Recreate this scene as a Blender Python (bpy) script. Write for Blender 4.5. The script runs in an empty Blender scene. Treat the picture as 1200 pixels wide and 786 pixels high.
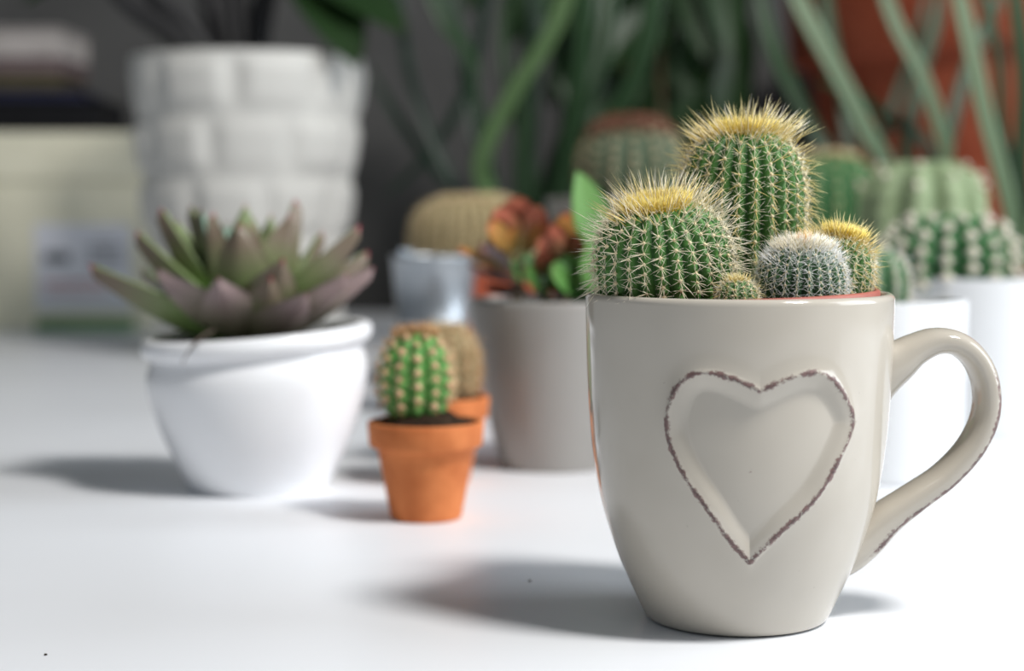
import bpy, math, random
import numpy as np
from mathutils import Vector, Matrix

random.seed(7)
RNG = np.random.default_rng(11)
scene = bpy.context.scene
COL = scene.collection

# ------------------------------------------------------------------ camera, world, light, exposure
FPX, EYE, PITCH = 2000.0, 0.119, math.atan(146 / 2000.0)
cam_data = bpy.data.cameras.new("camera")
cam_data.sensor_width = 36.0
cam_data.lens = 36.0 * FPX / 1200.0
cam_data.clip_start = 0.02
cam_data.clip_end = 50
cam_data.dof.use_dof = True
cam_data.dof.focus_distance = 0.476
cam_data.dof.aperture_fstop = 7.0
cam_data.dof.aperture_blades = 0
cam = bpy.data.objects.new("camera", cam_data)
cam.location = (0, 0, EYE)
cam.rotation_euler = (math.pi / 2 - PITCH, 0, 0)
COL.objects.link(cam)
scene.camera = cam

world = bpy.data.worlds.new("daylight")
scene.world = world
world.use_nodes = True
bg = world.node_tree.nodes["Background"]
bg.inputs["Color"].default_value = (0.82, 0.91, 1.0, 1)
bg.inputs["Strength"].default_value = 0.165

key = bpy.data.lights.new("window_daylight", "AREA")
key.shape = 'DISK'
key.size = 0.30
key.energy = 26.0
key.color = (1.0, 0.975, 0.94)
key_ob = bpy.data.objects.new("window_daylight", key)
KEY_POS = Vector((0.72, 0.08, 1.34))
key_ob.location = KEY_POS
key_ob.rotation_euler = (Vector((0.0, 0.62, 0.03)) - KEY_POS).to_track_quat('-Z', 'Y').to_euler()
COL.objects.link(key_ob)

win = bpy.data.lights.new("window_skylight", "AREA")
win.shape = 'RECTANGLE'
win.size, win.size_y = 1.3, 1.1
win.energy = 24.0
win.color = (0.86, 0.93, 1.0)
win_ob = bpy.data.objects.new("window_skylight", win)
win_ob.location = (1.62, 0.50, 0.80)
win_ob.rotation_euler = (0, math.radians(90), 0)
COL.objects.link(win_ob)

vs = scene.view_settings
vs.view_transform = 'Standard'
vs.look = 'None'
vs.exposure = 0.0
vs.gamma = 1.0
vs.use_curve_mapping = False

# ------------------------------------------------------------------ helpers
def at(x, y, Y):
    """Point in the room, at distance Y from the eye, on the sight line of photo pixel (x, y)."""
    c, s = math.cos(PITCH), math.sin(PITCH)
    u, v = x - 600.0, 393.0 - y
    d = Vector((u, FPX * c + v * s, -FPX * s + v * c))
    return Vector((0, 0, EYE)) + d * (Y / d.y)


def empty(name, loc, label=None, cat=None, group=None, rz=0.0):
    o = bpy.data.objects.new(name, None)
    o.empty_display_size = 0.02
    o.location = loc
    o.rotation_euler = (0, 0, rz)
    COL.objects.link(o)
    tag(o, label, cat, group)
    return o


def tag(o, label=None, cat=None, group=None, kind=None):
    if label: o["label"] = label
    if cat: o["category"] = cat
    if group: o["group"] = group
    if kind: o["kind"] = kind
    return o


def mesh(name, V, F, smooth=True, attrs=None):
    me = bpy.data.meshes.new(name)
    V = np.asarray(V, dtype=float)
    if isinstance(F, np.ndarray):
        F = F.tolist()
    me.from_pydata(V.tolist(), [], F)
    if attrs:
        for k, a in attrs.items():
            at_ = me.attributes.new(k, 'FLOAT', 'POINT')
            at_.data.foreach_set('value', np.asarray(a, dtype=np.float32))
    me.polygons.foreach_set('use_smooth', [smooth] * len(me.polygons))
    me.update()
    return me


def obj(name, me, mat, parent=None, kind=None, label=None):
    o = bpy.data.objects.new(name, me)
    if mat is not None and len(me.materials) == 0:
        me.materials.append(mat)
    COL.objects.link(o)
    if parent: o.parent = parent
    if kind: o["kind"] = kind
    if label: o["label"] = label
    return o


def grid_faces(nr, nc, wrap=True):
    """Quads of an nr x nc vertex grid (rows, columns); columns wrap around."""
    r = np.arange(nr - 1)[:, None]
    c = np.arange(nc if wrap else nc - 1)[None, :]
    c2 = (c + 1) % nc
    a = r * nc + c; b = r * nc + c2; d = (r + 1) * nc + c; e = (r + 1) * nc + c2
    return np.stack([a, b, e, d], -1).reshape(-1, 4)


def smooth_path(pts, n):
    """Catmull-Rom resample of a list of points."""
    P = np.asarray(pts, dtype=float)
    P = np.vstack([2 * P[0] - P[1], P, 2 * P[-1] - P[-2]])
    m = len(P) - 3
    out = []
    for k in np.linspace(0, m - 1e-6, n):
        i = int(k); t = k - i
        p0, p1, p2, p3 = P[i:i + 4]
        out.append(.5 * ((2 * p1) + (p2 - p0) * t + (2 * p0 - 5 * p1 + 4 * p2 - p3) * t * t + (3 * p1 - p0 - 3 * p2 + p3) * t ** 3))
    return np.array(out)


def lathe(prof, seg=64, warp=None, n=None):
    """Surface of revolution from (r, z) pairs; warp(V) may bend the vertices."""
    prof = np.asarray(prof, dtype=float)
    if n: prof = smooth_path(prof, n)
    th = np.linspace(0, 2 * math.pi, seg, endpoint=False)
    r = np.maximum(prof[:, 0], 0)[:, None]
    V = np.stack([r * np.cos(th), r * np.sin(th), np.repeat(prof[:, 1][:, None], seg, 1)], -1).reshape(-1, 3)
    F = grid_faces(len(prof), seg).tolist()
    if prof[0, 0] > 1e-5: F.append(list(range(seg))[::-1])
    if prof[-1, 0] > 1e-5: F.append([(len(prof) - 1) * seg + i for i in range(seg)])
    if warp: V = warp(V)
    return V, F


def box(sx, sy, sz, bev=0.0, origin=(0, 0, 0)):
    """Box with its base centre at origin, edges chamfered."""
    import bmesh
    bm = bmesh.new()
    bmesh.ops.create_cube(bm, size=1.0)
    for v in bm.verts:
        v.co = Vector((v.co.x * sx + origin[0], v.co.y * sy + origin[1], (v.co.z + .5) * sz + origin[2]))
    if bev:
        bmesh.ops.bevel(bm, geom=bm.edges[:], offset=bev, segments=2, affect='EDGES', profile=.5)
    me = bpy.data.meshes.new("box")
    bm.to_mesh(me); bm.free()
    return me


# ------------------------------------------------------------------ materials
def new_mat(name):
    m = bpy.data.materials.new(name)
    m.use_nodes = True
    nt = m.node_tree
    return m, nt, nt.nodes["Principled BSDF"]


def noise(nt, scale, detail=4.0, rough=.55, obj_coord=True):
    tc = nt.nodes.new("ShaderNodeTexCoord")
    nz = nt.nodes.new("ShaderNodeTexNoise")
    nz.inputs["Scale"].default_value = scale
    nz.inputs["Detail"].default_value = detail
    nz.inputs["Roughness"].default_value = rough
    nt.links.new(tc.outputs["Object"], nz.inputs["Vector"])
    return nz


def ramp(nt, stops, src):
    r = nt.nodes.new("ShaderNodeValToRGB")
    el = r.color_ramp.elements
    while len(el) < len(stops): el.new(.5)
    for e, (p, c) in zip(el, stops):
        e.position = p
        e.color = (*c, 1)
    nt.links.new(src, r.inputs["Fac"])
    return r


def mix(nt, fac, a, b):
    m = nt.nodes.new("ShaderNodeMix")
    m.data_type = 'RGBA'
    for s, v in ((0, fac), (6, a), (7, b)):
        if hasattr(v, "links"): nt.links.new(v, m.inputs[s])
        elif s == 0: m.inputs[0].default_value = v
        else: m.inputs[s].default_value = (*v, 1)
    return m.outputs[2]


def mat_noise(name, c1, c2, scale=60, rough=.5, bump=0.0, bscale=None, spec=.5, metal=0.0, sss=0.0, lo=.35, hi=.65, trans=0.0):
    m, nt, b = new_mat(name)
    nz = noise(nt, scale)
    r = ramp(nt, [(lo, c1), (hi, c2)], nz.outputs["Fac"])
    nt.links.new(r.outputs["Color"], b.inputs["Base Color"])
    b.inputs["Roughness"].default_value = rough
    b.inputs["Specular IOR Level"].default_value = spec
    b.inputs["Metallic"].default_value = metal
    if sss:
        b.inputs["Subsurface Weight"].default_value = sss
        b.inputs["Subsurface Radius"].default_value = (.004, .003, .001)
        b.inputs["Subsurface Scale"].default_value = 1.0
    if bump:
        nz2 = noise(nt, bscale or scale * 3)
        bp = nt.nodes.new("ShaderNodeBump")
        bp.inputs["Strength"].default_value = 1.0
        bp.inputs["Distance"].default_value = bump
        nt.links.new(nz2.outputs["Fac"], bp.inputs["Height"])
        nt.links.new(bp.outputs["Normal"], b.inputs["Normal"])
    return m


def attr(nt, name):
    a = nt.nodes.new("ShaderNodeAttribute")
    a.attribute_name = name
    return a.outputs["Fac"]


def math_node(nt, op, a, b=None, clamp=False):
    m = nt.nodes.new("ShaderNodeMath")
    m.operation = op
    m.use_clamp = clamp
    for i, v in enumerate((a, b)):
        if v is None: continue
        if hasattr(v, "links"): nt.links.new(v, m.inputs[i])
        else: m.inputs[i].default_value = v
    return m.outputs[0]


def maprange(nt, v, a, b, c=0.0, d=1.0):
    m = nt.nodes.new("ShaderNodeMapRange")
    nt.links.new(v, m.inputs[0])
    for i, x in zip((1, 2, 3, 4), (a, b, c, d)): m.inputs[i].default_value = x
    return m.outputs[0]


M = {}
M['table'] = mat_noise('white_laminate', (.79, .81, .845), (.83, .85, .885), 3, rough=.38, spec=.35)
M['wall'] = mat_noise('dark_grey_paint', (.075, .074, .072), (.115, .113, .11), 4, rough=.9, spec=.1, bump=.0006, bscale=90)
M['floor'] = mat_noise('floor_boards', (.10, .07, .05), (.17, .12, .08), 5, rough=.6)
M['white_glaze'] = mat_noise('white_glazed_ceramic', (.87, .88, .90), (.90, .91, .93), 8, rough=.22, spec=.5)
M['bright_glaze'] = mat_noise('plain_white_ceramic', (.84, .86, .88), (.88, .90, .92), 8, rough=.3, spec=.4)
M['grey_glaze'] = mat_noise('pale_grey_ceramic', (.33, .315, .295), (.37, .355, .335), 10, rough=.3, spec=.4)
M['basket_glaze'] = mat_noise('off_white_matt_ceramic', (.61, .60, .565), (.67, .66, .62), 10, rough=.6, spec=.3)
M['terracotta'] = mat_noise('terracotta', (.52, .15, .045), (.68, .225, .075), 70, rough=.75, spec=.25, bump=.0002, bscale=900)
M['red_clay'] = mat_noise('brick_red_clay', (.30, .065, .03), (.40, .10, .05), 14, rough=.8, spec=.2)
M['red_plastic'] = mat_noise('brick_red_plastic', (.36, .10, .075), (.44, .14, .10), 60, rough=.5)
M['soil'] = mat_noise('dark_potting_soil', (.012, .008, .006), (.06, .038, .024), 420, rough=.95, spec=.1, bump=.0012, bscale=500)
M['zinc'] = mat_noise('galvanised_zinc', (.32, .35, .38), (.45, .48, .51), 40, rough=.38, metal=.85)
M['cream_card'] = mat_noise('cream_cardboard', (.80, .77, .60), (.84, .81, .64), 20, rough=.8, spec=.2)
M['sticker'] = mat_noise('label_paper', (.76, .77, .83), (.80, .81, .87), 20, rough=.6)
M['print_dark'] = mat_noise('dark_print', (.10, .11, .13), (.16, .17, .20), 80, rough=.7)
M['print_grey'] = mat_noise('grey_print', (.28, .29, .32), (.36, .37, .40), 80, rough=.7)
M['print_red'] = mat_noise('red_print', (.55, .26, .28), (.62, .33, .34), 80, rough=.7)
M['green_card'] = mat_noise('green_card', (.10, .23, .09), (.14, .29, .12), 30, rough=.7)
M['black_cover'] = mat_noise('black_cover', (.004, .004, .005), (.009, .009, .011), 30, rough=.6, spec=.2)
M['navy_cover'] = mat_noise('navy_cover', (.012, .014, .05), (.02, .022, .07), 30, rough=.5)
M['olive_cover'] = mat_noise('olive_cover', (.055, .045, .02), (.08, .066, .03), 30, rough=.6)
M['mauve_cover'] = mat_noise('mauve_cover', (.14, .10, .10), (.19, .14, .14), 30, rough=.6)
M['pages'] = mat_noise('paper_pages', (.36, .33, .31), (.50, .46, .44), 60, rough=.9, spec=.1)
M['twig'] = mat_noise('dry_twig', (.05, .035, .028), (.10, .07, .05), 200, rough=.9)
M['stem'] = mat_noise('plant_stem', (.10, .12, .04), (.18, .10, .05), 200, rough=.6)
M['dark_stem'] = mat_noise('dark_purple_stalk', (.006, .006, .007), (.016, .015, .016), 30, rough=.55)

# cactus skins and spines
def cactus_skin(name, base, ridge, rough=.55):
    m, nt, b = new_mat(name)
    nz = noise(nt, 260)
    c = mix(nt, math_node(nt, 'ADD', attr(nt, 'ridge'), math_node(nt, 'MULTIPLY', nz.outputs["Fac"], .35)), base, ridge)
    nt.links.new(c, b.inputs["Base Color"])
    b.inputs["Roughness"].default_value = rough
    b.inputs["Specular IOR Level"].default_value = .35
    return m


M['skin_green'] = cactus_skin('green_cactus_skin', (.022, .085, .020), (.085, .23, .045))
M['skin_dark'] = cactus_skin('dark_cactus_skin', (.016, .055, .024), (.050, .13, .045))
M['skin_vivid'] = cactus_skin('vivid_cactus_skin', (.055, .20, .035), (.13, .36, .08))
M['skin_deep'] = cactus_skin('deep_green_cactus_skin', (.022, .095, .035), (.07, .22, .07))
M['skin_pale'] = cactus_skin('pale_green_cactus_skin', (.17, .24, .12), (.33, .41, .24))
M['skin_tan'] = cactus_skin('tan_cactus_skin', (.26, .21, .10), (.38, .31, .17))
M['skin_grey'] = cactus_skin('grey_green_cactus_skin', (.05, .085, .05), (.10, .15, .09))


def spine_mat(name, base, tip):
    m, nt, b = new_mat(name)
    c = mix(nt, attr(nt, 'along'), base, tip)
    nt.links.new(c, b.inputs["Base Color"])
    b.inputs["Roughness"].default_value = .45
    b.inputs["Specular IOR Level"].default_value = .4
    return m


M['sp_cream'] = spine_mat('cream_spine', (.84, .74, .50), (.92, .87, .74))
M['sp_gold'] = spine_mat('golden_spine', (.76, .54, .14), (.88, .79, .42))
M['sp_crown'] = spine_mat('yellow_crown_bristle', (.74, .50, .045), (.85, .70, .18))
M['sp_white'] = spine_mat('white_spine', (.86, .86, .84), (.92, .92, .92))
M['sp_amber'] = spine_mat('amber_spine', (.55, .24, .04), (.80, .52, .18))
M['sp_brown'] = spine_mat('brown_spine', (.36, .17, .06), (.52, .30, .13))
M['sp_tan'] = spine_mat('tan_spine', (.60, .46, .25), (.72, .58, .35))
M['sp_red'] = spine_mat('red_brown_spine', (.17, .05, .03), (.24, .09, .055))
M['wool'] = mat_noise('cream_areole_wool', (.72, .58, .34), (.84, .76, .56), 900, rough=.95, spec=.1)
M['wool_peach'] = mat_noise('peach_areole_wool', (.68, .40, .24), (.78, .54, .36), 900, rough=.95, spec=.1)
M['wool_pale'] = mat_noise('pale_areole_wool', (.66, .60, .48), (.78, .73, .62), 900, rough=.95, spec=.1)


def leaf_mat(name, base, mid, under, tip, rough=.42, tip_from=.8):
    """Leaf coloured along its length, its underside with its own tone."""
    m, nt, b = new_mat(name)
    u = attr(nt, 'along')
    top = mix(nt, maprange(nt, u, .1, .75), base, mid)
    und = mix(nt, maprange(nt, u, .18, .80), base, under)
    c = mix(nt, attr(nt, 'under'), top, und)
    c = mix(nt, maprange(nt, u, tip_from, .99), c, tip)
    nz = noise(nt, 120)
    c = mix(nt, math_node(nt, 'MULTIPLY', nz.outputs["Fac"], .22), c, under)
    nt.links.new(c, b.inputs["Base Color"])
    b.inputs["Roughness"].default_value = rough
    b.inputs["Specular IOR Level"].default_value = .4
    return m


M['echeveria'] = leaf_mat('green_purple_succulent_leaf', (.17, .33, .08), (.22, .28, .13), (.18, .14, .10), (.36, .05, .085), tip_from=.95)
M['echeveria_dusk'] = leaf_mat('purple_succulent_leaf', (.18, .22, .10), (.24, .19, .16), (.28, .205, .20), (.28, .08, .09), tip_from=.97)
M['echeveria_blue'] = leaf_mat('blue_green_succulent_leaf', (.14, .32, .10), (.22, .36, .28), (.17, .15, .11), (.25, .10, .08), tip_from=.9)
M['lf_red'] = leaf_mat('red_flushed_leaf', (.20, .20, .07), (.50, .15, .09), (.56, .12, .09), (.58, .22, .11), tip_from=.85)
M['lf_orange'] = leaf_mat('orange_flushed_leaf', (.16, .14, .04), (.50, .24, .06), (.40, .22, .06), (.55, .12, .05))
M['lf_green'] = leaf_mat('fresh_green_leaf', (.09, .21, .04), (.13, .28, .07), (.11, .24, .06), (.14, .28, .08))
M['lf_mid'] = leaf_mat('mid_green_leaf', (.05, .15, .03), (.10, .25, .06), (.08, .18, .05), (.12, .20, .05))
M['lf_bronze'] = leaf_mat('bronze_leaf', (.06, .03, .03), (.11, .045, .04), (.12, .05, .04), (.16, .05, .03))
M['strap_light'] = leaf_mat('light_strap_leaf', (.09, .17, .06), (.13, .22, .09), (.10, .18, .07), (.11, .18, .07))
M['strap_grey'] = leaf_mat('grey_green_strap_leaf', (.07, .125, .055), (.15, .20, .115), (.11, .155, .085), (.13, .18, .10))
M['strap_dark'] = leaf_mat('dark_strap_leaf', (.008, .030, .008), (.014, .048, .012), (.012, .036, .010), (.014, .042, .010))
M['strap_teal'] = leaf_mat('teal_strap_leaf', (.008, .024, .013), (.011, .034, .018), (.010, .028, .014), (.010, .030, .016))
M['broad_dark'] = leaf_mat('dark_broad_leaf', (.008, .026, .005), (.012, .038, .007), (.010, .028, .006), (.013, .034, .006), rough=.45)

# mug glaze: cream, with brown-purple wear along the heart ridge, the rim and the handle edge
def mug_glaze():
    m, nt, b = new_mat('cream_mug_glaze')
    n1 = noise(nt, 22, 3)
    base = ramp(nt, [(.35, (.49, .45, .385)), (.65, (.535, .495, .43))], n1.outputs["Fac"]).outputs["Color"]
    n2 = noise(nt, 750, 4, .7)
    n3 = noise(nt, 160, 3, .6)
    w = math_node(nt, 'ADD', attr(nt, 'wear'), math_node(nt, 'MULTIPLY', math_node(nt, 'SUBTRACT', n2.outputs["Fac"], .5), 1.5))
    w = math_node(nt, 'ADD', w, math_node(nt, 'MULTIPLY', math_node(nt, 'SUBTRACT', n3.outputs["Fac"], .5), 1.2))
    fac = maprange(nt, w, .42, .72)
    dark = ramp(nt, [(.34, (.035, .016, .018)), (.62, (.20, .12, .11))], n2.outputs["Fac"]).outputs["Color"]
    c = mix(nt, fac, base, dark)
    nt.links.new(c, b.inputs["Base Color"])
    nt.links.new(maprange(nt, fac, 0, 1, .10, .5), b.inputs["Roughness"])
    b.inputs["Specular IOR Level"].default_value = .55
    return m


M['mug'] = mug_glaze()

# ------------------------------------------------------------------ setting
def quad_wall(name, verts, mat, th):
    o = obj(name, mesh(name, verts, [(0, 1, 2, 3), (7, 6, 5, 4), (0, 4, 5, 1), (1, 5, 6, 2), (2, 6, 7, 3), (3, 7, 4, 0)], smooth=False), mat)
    o["kind"] = "structure"
    return o


def slab(name, x0, x1, y0, y1, z0, z1, mat):
    return quad_wall(name, [(x0, y0, z1), (x1, y0, z1), (x1, y1, z1), (x0, y1, z1), (x0, y0, z0), (x1, y0, z0), (x1, y1, z0), (x0, y1, z0)], mat, 0)


slab("floor", -2.2, 2.2, -1.6, 2.1, -.80, -.75, M['floor'])
slab("wall_back", -2.2, 2.2, 2.04, 2.14, -.75, 1.9, M['wall'])

table = empty("table", (0, .85, -.75), "wide white laminate table carrying the potted cacti", "table")
obj("tabletop", box(2.2, 2.3, .03, .003, (0, 0, .72)), M['table'], table)
for sx in (-1, 1):
    for sy in (-1, 1):
        obj("leg", box(.06, .06, .72, .004, (sx * 1.0, sy * 1.04, 0)), M['table'], table)

# ------------------------------------------------------------------ heart mug
MUG = Vector((.0658, .495, 0))
PZ = [0, .002, .008, .017, .026, .036, .046, .058, .071, .083, .0945]
PR = [.0255, .0272, .0300, .0340, .0372, .0400, .0418, .0431, .0438, .0442, .0444]
HEART = [(0.002, 0.0713), (0.091, 0.073), (0.181, 0.0747), (0.275, 0.076), (0.386, 0.0761), (0.473, 0.0743), (0.546, 0.0706), (0.615, 0.0664), (0.661, 0.063), (0.653, 0.0603), (0.6, 0.0552), (0.527, 0.0497), (0.467, 0.0455), (0.391, 0.0407), (0.27, 0.0365), (0.156, 0.032), (0.059, 0.0279), (-0.031, 0.0238), (-0.109, 0.0266), (-0.192, 0.0307), (-0.261, 0.0348), (-0.318, 0.0389), (-0.394, 0.0428), (-0.459, 0.0471), (-0.526, 0.0518), (-0.562, 0.0569), (-0.586, 0.0609), (-0.572, 0.0649), (-0.535, 0.0698), (-0.495, 0.0727), (-0.428, 0.0752), (-0.345, 0.0764), (-0.247, 0.0758), (-0.14, 0.0744), (-0.061, 0.0724)]


def heart_distance(S, Zc):
    """Signed distance (positive inside) from points (arc length, height) to the heart outline."""
    H = np.array([(a * .0420, z) for a, z in HEART])
    # round the outline, keeping notch and tip
    i_tip = 17
    right = smooth_path(H[:i_tip + 1], 70)
    left = smooth_path(np.vstack([H[i_tip:], H[:1]]), 70)
    for ch in (right, left):
        for _ in range(14):
            ch[1:-1] = .5 * ch[1:-1] + .25 * (ch[:-2] + ch[2:])
    P = np.vstack([right[:-1], left[:-1]])
    A, B = P, np.roll(P, -1, 0)
    q = np.stack([S, Zc], -1)
    best = np.full(len(q), 9.0)
    inside = np.zeros(len(q), bool)
    for a, b in zip(A, B):
        ab = b - a
        t = np.clip(((q - a) @ ab) / (ab @ ab), 0, 1)
        d = np.hypot(*(q - a - t[:, None] * ab).T)
        best = np.minimum(best, d)
        cond = ((a[1] > q[:, 1]) != (b[1] > q[:, 1]))
        with np.errstate(divide='ignore', invalid='ignore'):
            xi = (b[0] - a[0]) * (q[:, 1] - a[1]) / (b[1] - a[1]) + a[0]
        inside ^= cond & (q[:, 0] < xi)
    return np.where(inside, best, -best)


def smoothstep(a, b, x):
    t = np.clip((x - a) / (b - a), 0, 1)
    return t * t * (3 - 2 * t)


def make_mug():
    root = empty("heart_mug", MUG, "cream ceramic mug with a worn embossed heart, planted with cacti", "mug")
    th = np.concatenate([np.linspace(-.85, .92, 400, endpoint=False), np.linspace(.92, 2 * math.pi - .85, 130, endpoint=False)])
    zz = np.concatenate([np.linspace(0, .018, 26, endpoint=False), np.linspace(.018, .082, 220, endpoint=False), np.linspace(.082, .0935, 14)])
    prof_o = smooth_path(list(zip(PR, PZ)), 400)
    rr = np.interp(zz, prof_o[:, 1], prof_o[:, 0])
    # foot, outer wall, rim, inner wall, inner floor
    rows = [(0, .0018), (.020, .0018), (.0225, .0004), (.0245, 0.0)]
    outer0 = len(rows)
    rows += list(zip(rr, zz))[1:]
    outer1 = len(rows)
    rows += [(.0444, .0942), (.0440, .0950), (.0432, .0955), (.0424, .0955), (.0417, .0950), (.0413, .0942), (.0410, .090), (.0404, .075), (.0385, .046), (.034, .024), (.027, .009), (.020, .006), (0, .006)]
    rows = np.array(rows)
    nr, nc = len(rows), len(th)
    R = np.repeat(rows[:, 0][:, None], nc, 1)
    Zg = np.repeat(rows[:, 1][:, None], nc, 1)
    T = np.repeat(th[None, :], nr, 0)
    disp = np.zeros((nr, nc)); wear = np.zeros((nr, nc))
    sub = (slice(outer0, outer1), slice(0, 400))
    D = heart_distance((T[sub] * .0420).ravel(), Zg[sub].ravel()).reshape(T[sub].shape) * 1000  # mm
    ridge = np.exp(-(D / .75) ** 2) * .00035
    outer = np.where(D < 0, np.exp(-(-D / 2.6) ** 1.6), 1.0) * .00055
    inner = -.00215 * smoothstep(.2, 5.6, D)
    disp[sub] = (ridge + outer + inner) * smoothstep(-16, -9, D)
    wear[sub] = np.exp(-((D + .1) / 1.15) ** 2) * .74
    wear += np.where((Zg > .0953) & (R > .0425), .22, 0)
    Rd = R + disp
    V = np.stack([Rd * np.sin(T), -Rd * np.cos(T), Zg], -1).reshape(-1, 3)
    F = grid_faces(nr, nc)
    obj("body", mesh("mug_body", V, F, attrs={'wear': wear.ravel()}), M['mug'], root)
    # handle
    px = [(1022, 436), (1050, 424), (1072, 410), (1097, 400), (1122, 403), (1144, 422), (1156, 452), (1155, 488), (1138, 524), (1108, 557), (1072, 583), (1040, 606), (1014, 629), (988, 645), (962, 652)]
    pts = [at(x, y, MUG.y) - MUG for x, y in px]
    ctr = smooth_path([(p.x, p.z) for p in pts], 90)
    tan = np.gradient(ctr, axis=0); tan /= np.linalg.norm(tan, axis=1)[:, None]
    nor = np.stack([-tan[:, 1], tan[:, 0]], -1)
    k = np.linspace(0, 1, 90)
    ht = .0035 + .0075 * np.exp(-k / .075) + .0042 * np.exp(-((1 - k) / .20) ** 2)
    hw = .0080 + .0012 * np.exp(-(k / .12) ** 2) + .0006 * np.exp(-((1 - k) / .12) ** 2)
    nc = 40
    a = np.linspace(0, 2 * math.pi, nc, endpoint=False)
    ca, sa = np.cos(a), np.sin(a)
    ex = np.sign(ca) * np.abs(ca) ** .75; ey = np.sign(sa) * np.abs(sa) ** .85
    V = []; W = []
    for i in range(90):
        for j in range(nc):
            o = ht[i] * ex[j] * nor[i]
            V.append((ctr[i, 0] + o[0], hw[i] * ey[j] + .001, ctr[i, 1] + o[1]))
    # wear on the outward front edge
    jj = np.arange(nc)
    ang = np.degrees(a)
    for i in range(90):
        f = smoothstep(.36, .44, k[i]) * (1 - smoothstep(.84, .92, k[i]))
        d = np.minimum(np.abs(ang - 299), 360 - np.abs(ang - 299))
        W.append(np.exp(-(d / 17) ** 2) * .78 * f)
    F = grid_faces(90, nc).tolist() + [list(range(nc))[::-1], [89 * nc + j for j in range(nc)]]
    obj("handle", mesh("mug_handle", V, F, attrs={'wear': np.array(W).ravel()}), M['mug'], root)
    return root


make_mug()


def soil_disc(r, z, seed, bumps=.0012, mound=.0015):
    rg = np.random.default_rng(seed)
    rows, seg = 9, 30
    V = []
    for i in range(rows):
        rr = r * i / (rows - 1)
        for j in range(seg):
            t = 2 * math.pi * j / seg
            V.append((rr * math.cos(t), rr * math.sin(t), z + (rg.normal() * bumps if 0 < i < rows - 1 else 0) + mound * (1 - (i / (rows - 1)) ** 2)))
    return mesh("soil", V, grid_faces(rows, seg), smooth=True)


liner = empty("planter_insert", MUG + Vector((.0031, .0003, .0068)), "brick-red plastic pot tucked inside the cream mug", "pot")
liner.rotation_euler = (0, -.030, 0)
V, F = lathe([(0, .0), (.018, .0), (.026, .020), (.0345, .040), (.0385, .070), (.0398, .0858), (.0399, .0882), (.0392, .0888), (.0386, .0884), (.0384, .0865), (.0372, .070), (.033, .040), (.0, .030)], 72)
obj("shell", mesh("insert_shell", V, F), M['red_plastic'], liner)
obj("soil", soil_disc(.0384, .0835, 3), M['soil'], liner)

# ------------------------------------------------------------------ cacti
def spine_mesh(name, P, D, L, W, bend):
    """Thin three-sided curved spines: base points P, directions D, lengths L, radii W, bend offsets."""
    n = len(P)
    D = D / np.linalg.norm(D, axis=1)[:, None]
    ref = np.where(np.abs(D[:, 2:3]) > .9, np.array([[1., 0, 0]]), np.array([[0, 0, 1.]]))
    X = np.cross(D, ref); X /= np.linalg.norm(X, axis=1)[:, None]
    Y = np.cross(D, X)
    V = np.zeros((n, 7, 3)); A = np.zeros((n, 7))
    for k in range(3):
        t = 2 * math.pi * k / 3
        off = (X * math.cos(t) + Y * math.sin(t)) * W[:, None]
        V[:, k] = P + off
        V[:, 3 + k] = P + D * (L * .55)[:, None] + bend * .3 + off * .75
        A[:, 3 + k] = .5
    V[:, 6] = P + D * L[:, None] + bend
    A[:, 6] = 1
    b = (np.arange(n) * 7)[:, None]
    q = np.array([[0, 1, 4, 3], [1, 2, 5, 4], [2, 0, 3, 5]]); t = np.array([[3, 4, 6], [4, 5, 6], [5, 3, 6]])
    Q = (b[:, None, :] + q[None]).reshape(-1, 4); T = (b[:, None, :] + t[None]).reshape(-1, 3)
    me = mesh(name, V.reshape(-1, 3), Q.tolist() + T.tolist(), attrs={'along': A.ravel()})
    return me


OCT_V = np.array([(1, 0, 0), (-1, 0, 0), (0, 1, 0), (0, -1, 0), (0, 0, 1), (0, 0, -1)], float)
OCT_F = np.array([(0, 2, 4), (2, 1, 4), (1, 3, 4), (3, 0, 4), (2, 0, 5), (1, 2, 5), (3, 1, 5), (0, 3, 5)])


def blobs(name, P, r):
    n = len(P)
    V = (P[:, None, :] + OCT_V[None] * np.asarray(r).reshape(-1, 1, 1)).reshape(-1, 3)
    F = (np.arange(n)[:, None, None] * 6 + OCT_F[None]).reshape(-1, 3)
    return mesh(name, V, F)


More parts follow.
